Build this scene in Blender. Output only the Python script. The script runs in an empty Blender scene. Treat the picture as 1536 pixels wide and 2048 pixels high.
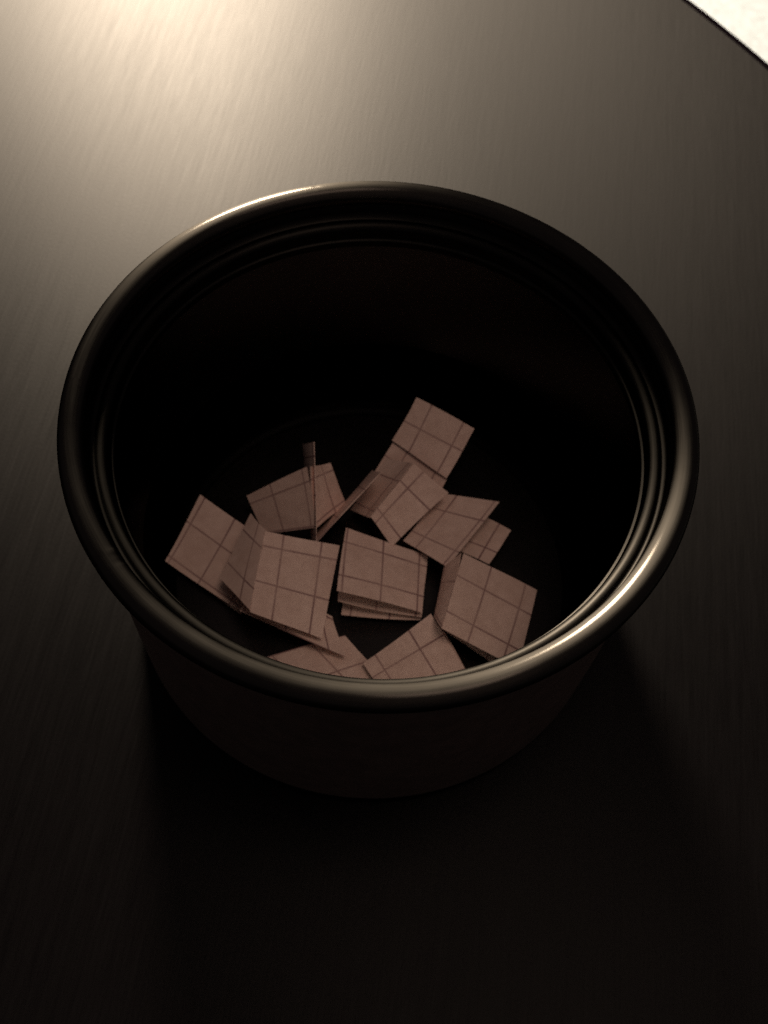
import bpy, bmesh, math, random
from mathutils import Vector, Matrix
random.seed(7)
S = bpy.context.scene
COL = S.collection

# ------------------------------------------------------------------ camera
RIM_Z = 0.14                                   # height of the rolled rim's centre line
cx, cy, cz, pitch, roll = 0.00402, -0.24328, 0.47678, 1.03737, 0.080285
fw = Vector((0, math.cos(pitch), -math.sin(pitch)))
rt = Vector((1, 0, 0)); up = rt.cross(fw)
r2 = rt * math.cos(roll) + up * math.sin(roll)
u2 = -rt * math.sin(roll) + up * math.cos(roll)
cam_d = bpy.data.cameras.new('camera'); cam = bpy.data.objects.new('camera', cam_d); COL.objects.link(cam)
M = Matrix(((r2.x, u2.x, -fw.x, cx), (r2.y, u2.y, -fw.y, cy), (r2.z, u2.z, -fw.z, cz), (0, 0, 0, 1)))
cam.matrix_world = M
cam_d.sensor_fit = 'VERTICAL'; cam_d.sensor_height = 24.0; cam_d.sensor_width = 18.0
cam_d.lens = 2190 / 2048 * 24.0
cam_d.clip_start = 0.01; cam_d.clip_end = 50
cam_d.dof.use_dof = True; cam_d.dof.focus_distance = 0.40; cam_d.dof.aperture_fstop = 9.0
S.camera = cam

# ------------------------------------------------------------------ light: a dim room and one warm lamp behind left
W = bpy.data.worlds.new('World'); S.world = W; W.use_nodes = True
bg = W.node_tree.nodes['Background']
bg.inputs['Color'].default_value = (1.0, 0.80, 0.76, 1); bg.inputs['Strength'].default_value = 0.10
lamp_d = bpy.data.lights.new('table_lamp_bulb', 'POINT'); lamp_d.energy = 1000; lamp_d.color = (1.0, 0.84, 0.62)
lamp_d.shadow_soft_size = 0.18
lamp = bpy.data.objects.new('table_lamp_bulb', lamp_d); lamp.location = (-0.504, 1.756, 0.953); COL.objects.link(lamp)

# added fill light for the slips, no source seen: soft and weak, from above right
glow_d = bpy.data.lights.new('overhead_fill', 'AREA'); glow_d.shape = 'DISK'; glow_d.size = 0.5
glow_d.energy = 2.4; glow_d.color = (1.0, 0.76, 0.60)
glow = bpy.data.objects.new('overhead_fill', glow_d); glow.location = (0.27, -0.09, 1.45)
glow.rotation_euler = (Vector((0, 0, 0.05)) - Vector(glow.location)).to_track_quat('-Z', 'Y').to_euler(); COL.objects.link(glow)

vs = S.view_settings
S.display_settings.display_device = 'sRGB'
vs.view_transform = 'Standard'; vs.look = 'None'; vs.exposure = 0; vs.gamma = 1; vs.use_curve_mapping = False
S.cycles.use_denoising = False          # keep the fine grain of the dim light
S.cycles.use_light_tree = False
S.cycles.max_bounces = 10; S.cycles.glossy_bounces = 6; S.cycles.diffuse_bounces = 5
S.cycles.caustics_reflective = True; S.cycles.blur_glossy = 0.6
S.cycles.sample_clamp_indirect = 3.0

# ------------------------------------------------------------------ node helpers
def new_mat(name):
    m = bpy.data.materials.new(name); m.use_nodes = True
    nt = m.node_tree; b = nt.nodes['Principled BSDF']
    return m, nt, b
def N(nt, kind, **kw):
    n = nt.nodes.new(kind)
    for k, v in kw.items(): setattr(n, k, v)
    return n
def L(nt, a, b): nt.links.new(a, b)
def math_node(nt, op, a, b=None, c=None):
    n = N(nt, 'ShaderNodeMath', operation=op)
    for i, v in enumerate((a, b, c)):
        if v is None: continue
        if isinstance(v, (int, float)): n.inputs[i].default_value = v
        else: L(nt, v, n.inputs[i])
    return n.outputs[0]
def ramp(nt, fac, stops):
    r = N(nt, 'ShaderNodeValToRGB'); cr = r.color_ramp
    while len(cr.elements) > 1: cr.elements.remove(cr.elements[-1])
    cr.elements[0].position = stops[0][0]; cr.elements[0].color = stops[0][1]
    for p, c in stops[1:]:
        e = cr.elements.new(p); e.color = c
    L(nt, fac, r.inputs[0]); return r.outputs[0]
def g(v, a=1): return (v, v, v, a)

# ------------------------------------------------------------------ materials
LOBE_TIGHT, LOBE_BROAD, LOBE_MIX, LACQUER = 0.385, 0.55, 0.56, 0.192
def mat_table():
    m, nt, b = new_mat('dark_wood_veneer')
    tc = N(nt, 'ShaderNodeTexCoord')
    mp = N(nt, 'ShaderNodeMapping'); mp.inputs['Rotation'].default_value = (0, 0, math.radians(4))
    L(nt, tc.outputs['Object'], mp.inputs[0])
    def stretched(sx, sy, detail, rough=0.6):
        s = N(nt, 'ShaderNodeMapping'); s.inputs['Scale'].default_value = (sx, sy, 1); L(nt, mp.outputs[0], s.inputs[0])
        n = N(nt, 'ShaderNodeTexNoise'); n.inputs['Scale'].default_value = 1; n.inputs['Detail'].default_value = detail
        n.inputs['Roughness'].default_value = rough; L(nt, s.outputs[0], n.inputs[0]); return n.outputs[0]
    fine = stretched(760, 40, 3); mid = stretched(230, 8, 3); big = stretched(9, 3, 2); speck = stretched(900, 500, 2)
    mix = math_node(nt, 'ADD', math_node(nt, 'MULTIPLY', fine, 0.55), math_node(nt, 'MULTIPLY', mid, 0.45))
    dif = N(nt, 'ShaderNodeBsdfDiffuse')
    L(nt, ramp(nt, mix, [(0.3, (0.0006, 0.0005, 0.0006, 1)), (0.7, (0.0014, 0.0012, 0.0014, 1))]), dif.inputs['Color'])
    bp = N(nt, 'ShaderNodeBump'); bp.inputs['Strength'].default_value = 0.22; bp.inputs['Distance'].default_value = 0.0003
    hh = math_node(nt, 'ADD', math_node(nt, 'MULTIPLY', mix, 1.0), math_node(nt, 'MULTIPLY', speck, 0.35))
    L(nt, hh, bp.inputs['Height'])
    rg = math_node(nt, 'ADD', math_node(nt, 'MULTIPLY', mix, 0.22), math_node(nt, 'MULTIPLY', big, 0.10))
    # satin lacquer: a tight lobe over a broad one, both weighted by Fresnel
    grain_dir = N(nt, 'ShaderNodeCombineXYZ'); grain_dir.inputs[1].default_value = 1.0
    def lobe(rough, var, an):
        gl = N(nt, 'ShaderNodeBsdfAnisotropic', distribution='BECKMANN'); gl.inputs['Color'].default_value = (1.0, 0.97, 0.99, 1)
        L(nt, math_node(nt, 'ADD', math_node(nt, 'MULTIPLY', rg, var), rough - var * 0.16), gl.inputs['Roughness'])
        gl.inputs['Anisotropy'].default_value = an; L(nt, grain_dir.outputs[0], gl.inputs['Tangent'])
        L(nt, bp.outputs[0], gl.inputs['Normal']); return gl
    fr = N(nt, 'ShaderNodeFresnel'); fr.inputs['IOR'].default_value = 1.45; L(nt, bp.outputs[0], fr.inputs['Normal'])
    m1 = N(nt, 'ShaderNodeMixShader'); m1.inputs[0].default_value = LOBE_MIX
    L(nt, lobe(LOBE_TIGHT, 0.5, 0.0).outputs[0], m1.inputs[1]); L(nt, lobe(LOBE_BROAD, 0.3, 0.26).outputs[0], m1.inputs[2])
    m2 = N(nt, 'ShaderNodeMixShader'); L(nt, math_node(nt, 'MULTIPLY', fr.outputs[0], LACQUER), m2.inputs[0])
    L(nt, dif.outputs[0], m2.inputs[1]); L(nt, m1.outputs[0], m2.inputs[2])
    L(nt, m2.outputs[0], nt.nodes['Material Output'].inputs['Surface']); nt.nodes.remove(b)
    return m

def mat_steel(name, base, rough, aniso, broad, broad_share, bump=0.08, contrast=0.08):
    m, nt, b = new_mat(name)
    tc = N(nt, 'ShaderNodeTexCoord'); sp = N(nt, 'ShaderNodeSeparateXYZ'); L(nt, tc.outputs['Object'], sp.inputs[0])
    rad = math_node(nt, 'SQRT', math_node(nt, 'ADD', math_node(nt, 'MULTIPLY', sp.outputs[0], sp.outputs[0]), math_node(nt, 'MULTIPLY', sp.outputs[1], sp.outputs[1])))
    ang = math_node(nt, 'ARCTAN2', sp.outputs[1], sp.outputs[0])
    cb = N(nt, 'ShaderNodeCombineXYZ'); L(nt, math_node(nt, 'MULTIPLY', rad, 1800), cb.inputs[0]); L(nt, math_node(nt, 'MULTIPLY', sp.outputs[2], 1800), cb.inputs[1]); L(nt, math_node(nt, 'MULTIPLY', ang, 5.0), cb.inputs[2])
    n = N(nt, 'ShaderNodeTexNoise'); n.inputs['Scale'].default_value = 1; n.inputs['Detail'].default_value = 2; L(nt, cb.outputs[0], n.inputs[0])
    sm = N(nt, 'ShaderNodeTexNoise'); sm.inputs['Scale'].default_value = 38; sm.inputs['Detail'].default_value = 4; L(nt, tc.outputs['Object'], sm.inputs[0])
    f = math_node(nt, 'ADD', math_node(nt, 'MULTIPLY', n.outputs[0], 0.5), math_node(nt, 'MULTIPLY', sm.outputs[0], 0.5))
    lo = [c * (1 - contrast * 2) for c in base]; hi = [min(1, c * (1 + contrast)) for c in base]
    col = ramp(nt, f, [(0.35, (*lo, 1)), (0.65, (*hi, 1))])
    tg = N(nt, 'ShaderNodeTangent', direction_type='RADIAL', axis='Z')
    bp = N(nt, 'ShaderNodeBump'); bp.inputs['Strength'].default_value = bump; bp.inputs['Distance'].default_value = 0.0002
    L(nt, f, bp.inputs['Height'])
    def lobe(r):
        gl = N(nt, 'ShaderNodeBsdfAnisotropic', distribution='BECKMANN')
        L(nt, col, gl.inputs['Color']); L(nt, math_node(nt, 'ADD', math_node(nt, 'MULTIPLY', f, 0.10), r - 0.05), gl.inputs['Roughness'])
        gl.inputs['Anisotropy'].default_value = aniso
        L(nt, tg.outputs[0], gl.inputs['Tangent']); L(nt, bp.outputs[0], gl.inputs['Normal']); return gl.outputs[0]
    mx = N(nt, 'ShaderNodeMixShader'); mx.inputs[0].default_value = broad_share
    L(nt, lobe(rough), mx.inputs[1]); L(nt, lobe(broad), mx.inputs[2])
    L(nt, mx.outputs[0], nt.nodes['Material Output'].inputs['Surface']); nt.nodes.remove(b)
    return m

def mat_paper():
    m, nt, b = new_mat('graph_paper')
    uv = N(nt, 'ShaderNodeUVMap'); uv.uv_map = 'UVMap'
    sp = N(nt, 'ShaderNodeSeparateXYZ'); L(nt, uv.outputs[0], sp.inputs[0])
    tc = N(nt, 'ShaderNodeTexCoord')
    nz = N(nt, 'ShaderNodeTexNoise'); nz.inputs['Scale'].default_value = 260; nz.inputs['Detail'].default_value = 3; L(nt, tc.outputs['Object'], nz.inputs[0])
    bl = N(nt, 'ShaderNodeTexNoise'); bl.inputs['Scale'].default_value = 60; bl.inputs['Detail'].default_value = 2; L(nt, tc.outputs['Object'], bl.inputs[0])
    def line(c):
        d = math_node(nt, 'ABSOLUTE', math_node(nt, 'SUBTRACT', math_node(nt, 'FRACT', c), 0.5))
        mr = N(nt, 'ShaderNodeMapRange', interpolation_type='SMOOTHSTEP'); L(nt, d, mr.inputs[0])
        mr.inputs[1].default_value = 0.0; mr.inputs[2].default_value = 0.042; mr.inputs[3].default_value = 1; mr.inputs[4].default_value = 0
        return mr.outputs[0]
    ln = math_node(nt, 'MAXIMUM', line(sp.outputs[0]), line(sp.outputs[1]))
    ln = math_node(nt, 'MULTIPLY', ln, math_node(nt, 'MULTIPLY_ADD', bl.outputs[0], 1.3, 0.08))
    base = ramp(nt, math_node(nt, 'ADD', math_node(nt, 'MULTIPLY', nz.outputs[0], 0.5), math_node(nt, 'MULTIPLY', bl.outputs[0], 0.5)),
                [(0.3, (0.70, 0.49, 0.42, 1)), (0.7, (0.87, 0.64, 0.56, 1))])
    mx = N(nt, 'ShaderNodeMix', data_type='RGBA'); L(nt, ln, mx.inputs['Factor']); L(nt, base, mx.inputs['A'])
    mx.inputs['B'].default_value = (0.20, 0.09, 0.10, 1); L(nt, mx.outputs['Result'], b.inputs['Base Color'])
    b.inputs['Roughness'].default_value = 0.85; b.inputs['Specular IOR Level'].default_value = 0.2
    bp = N(nt, 'ShaderNodeBump'); bp.inputs['Strength'].default_value = 0.25; bp.inputs['Distance'].default_value = 0.0002
    L(nt, nz.outputs[0], bp.inputs['Height']); L(nt, bp.outputs[0], b.inputs['Normal'])
    return m

def mat_floor():
    m, nt, b = new_mat('pale_carpet')
    tc = N(nt, 'ShaderNodeTexCoord')
    n = N(nt, 'ShaderNodeTexNoise'); n.inputs['Scale'].default_value = 90; n.inputs['Detail'].default_value = 5; L(nt, tc.outputs['Object'], n.inputs[0])
    L(nt, ramp(nt, n.outputs[0], [(0.3, (0.155, 0.175, 0.20, 1)), (0.7, (0.215, 0.24, 0.275, 1))]), b.inputs['Base Color'])
    b.inputs['Roughness'].default_value = 0.9
    bp = N(nt, 'ShaderNodeBump'); bp.inputs['Strength'].default_value = 0.4; bp.inputs['Distance'].default_value = 0.004
    L(nt, n.outputs[0], bp.inputs['Height']); L(nt, bp.outputs[0], b.inputs['Normal'])
    return m

M_TABLE, M_PAPER, M_FLOOR = mat_table(), mat_paper(), mat_floor()
def mat_plain(name, base, rough, spec=0.3, vary=0.15):
    m, nt, b = new_mat(name); tc = N(nt, 'ShaderNodeTexCoord')
    n = N(nt, 'ShaderNodeTexNoise'); n.inputs['Scale'].default_value = 120; n.inputs['Detail'].default_value = 4; L(nt, tc.outputs['Object'], n.inputs[0])
    L(nt, ramp(nt, n.outputs[0], [(0.3, (*[c * (1 - vary) for c in base], 1)), (0.7, (*[c * (1 + vary) for c in base], 1))]), b.inputs['Base Color'])
    b.inputs['Roughness'].default_value = rough; b.inputs['Specular IOR Level'].default_value = spec
    return m
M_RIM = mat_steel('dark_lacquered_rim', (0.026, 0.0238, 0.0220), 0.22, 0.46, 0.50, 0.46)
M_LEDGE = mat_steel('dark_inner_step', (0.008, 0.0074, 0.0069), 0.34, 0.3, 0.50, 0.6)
M_BODY = mat_plain('brown_enamel', (0.046, 0.034, 0.030), 0.55, 0.15)
M_IN = mat_steel('dark_steel_lining', (0.026, 0.026, 0.027), 0.30, 0.0, 0.42, 0.0)
M_LOW = mat_steel('lining_corner_shade', (0.0015, 0.0014, 0.0014), 0.40, 0.0, 0.5, 0.2)  # same lining, near-black: shade of the bottom corner put into its colour
M_BOTTOM = mat_steel('worn_dark_steel', (0.032, 0.028, 0.027), 0.26, 0.0, 0.5, 0.3)
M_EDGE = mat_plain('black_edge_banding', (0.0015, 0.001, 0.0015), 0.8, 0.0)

# ------------------------------------------------------------------ mesh helpers
def link(name, me, mat, parent=None, smooth=True):
    o = bpy.data.objects.new(name, me); COL.objects.link(o)
    if mat: me.materials.append(mat)
    if smooth:
        for p in me.polygons: p.use_smooth = True
    if parent: o.parent = parent
    return o
def lathe(profile, seg, closed=False, warp=None):
    vs_, fs = [], []
    n = len(profile)
    for i in range(seg):
        a = 2 * math.pi * i / seg
        for (r, z) in profile:
            rr = r + (warp(a, r, z) if warp else 0)
            vs_.append((rr * math.cos(a), rr * math.sin(a), z))
    for i in range(seg):
        j = (i + 1) % seg
        for k in range(n if closed else n - 1):
            k2 = (k + 1) % n
            fs.append((i * n + k, j * n + k, j * n + k2, i * n + k2))
    me = bpy.data.meshes.new('lathe'); me.from_pydata(vs_, [], fs); me.update()
    bm = bmesh.new(); bm.from_mesh(me); bmesh.ops.remove_doubles(bm, verts=bm.verts, dist=1e-6)
    bmesh.ops.recalc_face_normals(bm, faces=bm.faces); bm.to_mesh(me); bm.free()
    return me
def arc(r0, z0, rad, a0, a1, n):
    return [(r0 + rad * math.cos(math.radians(a0 + (a1 - a0) * i / n)), z0 + rad * math.sin(math.radians(a0 + (a1 - a0) * i / n))) for i in range(n + 1)]
def empty(name, loc, label, cat, group=None):
    o = bpy.data.objects.new(name, None); o.location = loc; o.empty_display_size = 0.01; COL.objects.link(o)
    o['label'] = label; o['category'] = cat
    if group: o['group'] = group
    return o

# ------------------------------------------------------------------ setting: floor
me = bpy.data.meshes.new('floor')
FZ = -0.73
me.from_pydata([(-4, -4, FZ), (4, -4, FZ), (4, 4, FZ), (-4, 4, FZ)], [], [(0, 1, 2, 3)])
fl = link('floor', me, M_FLOOR, smooth=False); fl['kind'] = 'structure'; fl['label'] = 'brightly lit pale floor beyond the table edge'

# ------------------------------------------------------------------ table
TC = (-0.575, -0.162, 0.0); TR = 0.9945
table = empty('round_table', TC, 'dark wood grained round table the steel pot stands on', 'table')
prof = [(0.0, 0.0)] + [(TR * k / 32, 0.0) for k in range(1, 32)] + [(TR, 0.0), (TR, -0.022), (TR - 0.05, -0.022), (0.0, -0.022)]
link('tabletop', lathe(prof, 360), M_TABLE, table, smooth=False)
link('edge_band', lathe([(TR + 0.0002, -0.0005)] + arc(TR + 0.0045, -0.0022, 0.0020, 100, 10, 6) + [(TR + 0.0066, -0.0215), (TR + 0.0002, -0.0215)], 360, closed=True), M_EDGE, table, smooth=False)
link('pedestal', lathe([(0.0, -0.0225), (0.12, -0.0225), (0.12, -0.03), (0.045, -0.05), (0.045, -0.66), (0.09, -0.69), (0.26, -0.71), (0.26, -0.7295), (0.0, -0.7295)], 48), M_TABLE, table)

# ------------------------------------------------------------------ pot
pot = empty('steel_pot', (0, 0, 0), 'round steel pot with a rolled rim and dark inside holding folded paper slips', 'pot')
RC, RT = 0.1151, 0.0049
def dents(a, r, z):
    d = 0
    for a0, w, h in ((math.radians(219), .010, -.00025), (math.radians(221.5), .006, .00018), (math.radians(48), .007, -.0003), (math.radians(108), .007, -.00025), (math.radians(313), .012, -.00018)):
        x = math.atan2(math.sin(a - a0), math.cos(a - a0)); d += 0.35 * h * math.exp(-(x / w) ** 2)
    return d + 0.00022 * math.sin(2 * a + 0.6) + 0.0001 * math.sin(5 * a)
link('rim', lathe([(RC + RT * math.cos(t * 2 * math.pi / 28), RIM_Z + RT * math.sin(t * 2 * math.pi / 28)) for t in range(28)], 720, closed=True, warp=dents), M_RIM, pot)
body = [(0.0, 0.0008), (0.097, 0.0008)] + arc(0.0990, 0.0128, 0.0120, -90, 0, 8) + [(0.1122, 0.05), (0.1136, RIM_Z - 0.009), (0.1136, RIM_Z - 0.0045)]
link('body', lathe(body, 256), M_BODY, pot)
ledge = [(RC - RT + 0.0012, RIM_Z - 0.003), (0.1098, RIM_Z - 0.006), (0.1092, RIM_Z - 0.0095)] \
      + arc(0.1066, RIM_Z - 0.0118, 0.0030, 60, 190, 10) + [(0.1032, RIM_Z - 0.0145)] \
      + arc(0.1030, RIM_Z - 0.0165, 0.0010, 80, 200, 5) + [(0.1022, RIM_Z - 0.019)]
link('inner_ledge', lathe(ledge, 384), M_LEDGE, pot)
link('lining', lathe([(0.1022, RIM_Z - 0.019), (0.1018, 0.09), (0.1014, 0.055)], 384), M_IN, pot)
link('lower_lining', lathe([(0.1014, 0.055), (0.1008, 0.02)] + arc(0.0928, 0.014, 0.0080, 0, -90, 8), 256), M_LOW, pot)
link('inner_bottom', lathe([(0.0928, 0.006), (0.05, 0.006), (0.0, 0.006)], 256), M_BOTTOM, pot)

# ------------------------------------------------------------------ folded paper slips (corner points in millimetres, pot axis at 0,0)
CELL = 18.5
def sheet(name, parent, org, P, bow=0.4, off=0.0, phase=None, thick=0.30):
    P = [Vector(p) for p in P]
    n0 = (P[1] - P[0]).cross(P[3] - P[0]).normalized()
    if n0.z < 0: n0 = -n0
    P = [p + n0 * off for p in P]
    lu = ((P[3] - P[0]).length + (P[2] - P[1]).length) / 2; lv = ((P[1] - P[0]).length + (P[2] - P[3]).length) / 2
    ph = phase or (random.random(), random.random())
    K = 9; vs_, uvs = [], []; th = math.radians(random.uniform(-3.5, 3.5)); curl = [random.uniform(-0.6, 1.3) for _ in range(4)]; jit = [random.uniform(-1, 1) for _ in range(4)]
    b2 = (random.uniform(-1, 1) * bow, random.uniform(-1, 1) * bow)
    for side in (0.5, -0.5):
        for i in range(K):
            for j in range(K):
                u, v = i / (K - 1), j / (K - 1)
                p = (P[0] * (1 - u) + P[3] * u) * (1 - v) + (P[1] * (1 - u) + P[2] * u) * v
                p = p + n0 * (side * thick + b2[0] * 4 * u * (1 - u) + b2[1] * 4 * v * (1 - v))
                for q, (a_, b_) in enumerate(((u, v), (u, 1 - v), (1 - u, 1 - v), (1 - u, v))): p = p + n0 * (curl[q] * max(0, 1 - (a_ + b_) / 0.6) ** 2)
                if i in (0, K - 1): p = p + (P[3] - P[0]).normalized() * (0.35 * math.sin(3.1 * v + 6 * jit[0 if i == 0 else 1]))
                if j in (0, K - 1): p = p + (P[1] - P[0]).normalized() * (0.35 * math.sin(3.1 * u + 6 * jit[2 if j == 0 else 3]))
                vs_.append(tuple((p - Vector(org)) / 1000)); uu, vv = u * lu / CELL, v * lv / CELL; uvs.append((uu * math.cos(th) - vv * math.sin(th) + ph[0], uu * math.sin(th) + vv * math.cos(th) + ph[1]))
    fs = []
    for s in range(2):
        o = s * K * K
        for i in range(K - 1):
            for j in range(K - 1):
                q = (o + i * K + j, o + (i + 1) * K + j, o + (i + 1) * K + j + 1, o + i * K + j + 1)
                fs.append(q if s == 0 else q[::-1])
    ring = [(i, 0) for i in range(K)] + [(K - 1, j) for j in range(1, K)] + [(i, K - 1) for i in range(K - 2, -1, -1)] + [(0, j) for j in range(K - 2, 0, -1)]
    for k in range(len(ring)):
        a = ring[k][0] * K + ring[k][1]; b = ring[(k + 1) % len(ring)]; b = b[0] * K + b[1]
        fs.append((a, a + K * K, b + K * K, b))
    me = bpy.data.meshes.new(name); me.from_pydata(vs_, [], fs)
    ul = me.uv_layers.new(name='UVMap')
    for lp in me.loops: ul.data[lp.index].uv = uvs[lp.vertex_index]
    bm = bmesh.new(); bm.from_mesh(me); bmesh.ops.recalc_face_normals(bm, faces=bm.faces); bm.to_mesh(me); bm.free()
    return link(name, me, M_PAPER, parent, smooth=False)

# label, then one entry per leaf: (corner points, offset along the normal, grid phase)
SLIPS = [
 ('leftmost folded graph paper slip, lying beside the left wall', [
   ([(-85.3, 27.9, 20.0), (-98.1, -5.0, 11.5), (-59.7, -27.7, 10.5), (-46.7, 4.2, 18.5)], 0, (.35, .72)),
   ([(-84.3, 27.0, 15.5), (-96.7, -4.6, 8.5), (-59.5, -27.3, 7.5), (-47.7, 4.5, 13.5)], 0, (.1, .3))]),
 ('large front left slip with a narrow left flap and a flap poking out below', [
   ([(-49.6, 1.6, 36.8), (-52.0, -37.0, 31.4), (-19.2, -42.1, 18.3), (-15.8, 3.3, 24.5)], 0, (.02, .06)),
   ([(-49.6, 1.6, 36.8), (-52.0, -37.0, 31.4), (-68.4, -17.3, 22.0), (-58.1, 13.9, 30.0)], 0, (.02, .06)),
   ([(-51.7, -15.9, 20.0), (-58.3, -33.1, 21.5), (-8.1, -47.4, 12.5), (-16.2, -28.4, 12.5)], 0, (.4, .5))]),
 ('back left slip with dark left half and lighter right half behind two thin edges', [
   ([(-63.4, 30.4, 18.9), (-53.7, 15.3, 9.6), (-27.0, 11.4, 25.8), (-33.2, 33.5, 43.9)], 0, (.75, .2)),
   ([(-33.2, 33.5, 43.9), (-27.0, 11.4, 25.8), (-14.8, 31.2, 15.8), (-23.6, 44.2, 32.7)], 0, (.8, .2))]),
 ('slip standing open like a letter V and seen edge on as two thin strips', [
   ([(-30.3, 13.6, 7.9), (-26.1, 3.2, 25.5), (-31.5, 43.4, 50.4), (-38.8, 55.9, 29.2)], 0, (.3, .3)),
   ([(-30.3, 13.6, 7.9), (-26.1, 3.2, 25.5), (1.9, 34.5, 41.4), (-2.0, 47.7, 21.5)], 0, (.6, .3)),
   ([(-30.3, 13.6, 7.9), (-26.1, 3.2, 25.5), (1.9, 34.5, 41.4), (-2.0, 47.7, 21.5)], 1.3, (.6, .3))]),
 ('farthest slip, its upper half reaching highest into the dark of the pot', [
   ([(15.6, 85.4, 35.0), (5.4, 67.3, 21.0), (33.4, 47.8, 22.0), (45.4, 67.3, 37.5)], 0, (.0, .75)),
   ([(5.4, 67.3, 20.0), (-4.7, 50.1, 7.9), (24.6, 30.2, 9.1), (33.4, 47.8, 21.0)], 0, (.0, .1))]),
 ('tent folded slip with a pale ridge, below the farthest slip', [
   ([(16.2, 47.6, 32.0), (-2.0, 21.4, 22.0), (9.4, 10.3, 16.0), (34.6, 36.5, 26.5)], 0, (.2, .9)),
   ([(16.2, 47.6, 32.0), (-2.0, 21.4, 22.0), (-12.8, 31.9, 10.0), (3.6, 59.4, 18.0)], 0, (.3, .9))]),
 ('right hand slip with a darker flap showing behind its right edge', [
   ([(30.9, 42.6, 16.0), (14.3, 14.1, 14.5), (35.3, -1.4, 22.0), (59.6, 33.8, 25.0)], 0, (.05, .9)),
   ([(44.3, 39.2, 7.8), (33.7, 14.9, 11.6), (56.2, 6.0, 13.7), (67.4, 28.0, 10.0)], 0, (.5, .5))]),
 ('rightmost slip nearest the right front rim, folded with a narrow shaded left side', [
   ([(42.3, 0.6, 32.0), (33.8, -37.5, 29.9), (70.1, -47.3, 16.9), (78.7, -8.8, 19.0)], 0, (.7, .85)),
   ([(42.3, 0.6, 32.0), (33.8, -37.5, 29.9), (30.8, -24.8, 18.0), (34.3, -1.2, 20.0)], 0, (.7, .85)),
   ([(43.0, -4.5, 13.0), (33.1, -29.3, 15.0), (59.5, -43.9, 8.8), (69.8, -17.1, 7.9)], 0, (.1, .5))]),
 ('middle slip of several layers, its left side lifted off two flaps beneath', [
   ([(-13.9, 14.2, 22.4), (-14.4, -22.0, 28.6), (25.6, -24.4, 16.3), (26.3, 8.5, 10.5)], 0, (.45, .05)),
   ([(-12.0, 7.7, 8.0), (-11.9, -25.9, 9.5), (25.4, -24.7, 9.7), (26.6, 5.6, 8.2)], 0, (.2, .5)),
   ([(-12.9, 9.5, 14.8), (-14.2, -22.1, 17.9), (25.2, -25.0, 13.0), (26.2, 6.9, 9.9)], -.6, (.6, .1))]),
 ('brightest slip, cut off by the front rim, under the rightmost slip', [
   ([(29.5, -25.5, 17.1), (-0.2, -49.5, 12.4), (18.2, -74.4, 16.8), (48.0, -54.9, 21.5)], 0, (.9, .85)),
   ([(34.8, -30.2, 16.4), (10.8, -51.3, 7.8), (25.1, -74.4, 12.0), (47.7, -55.2, 20.0)], 0, (.4, .2))]),
 ('slip lying flat at the front rim, half shaded by the large front left slip', [
   ([(-9.4, -34.9, 7.3), (-46.7, -49.5, 8.2), (-24.2, -71.5, 9.9), (9.3, -53.4, 8.7)], 0, (.5, .65))]),
]
for label, leaves in SLIPS:
    pts = [Vector(p) for q in leaves for p in q[0]]
    org = sum(pts, Vector()) / len(pts); org.z = min(p.z for p in pts)
    e = empty('paper_slip', org / 1000, label, 'paper slip', 'folded paper slips in the pot')
    for k, (P, off, ph) in enumerate(leaves):
        sheet('leaf', e, org, P, off=off, phase=ph, bow=0.9)
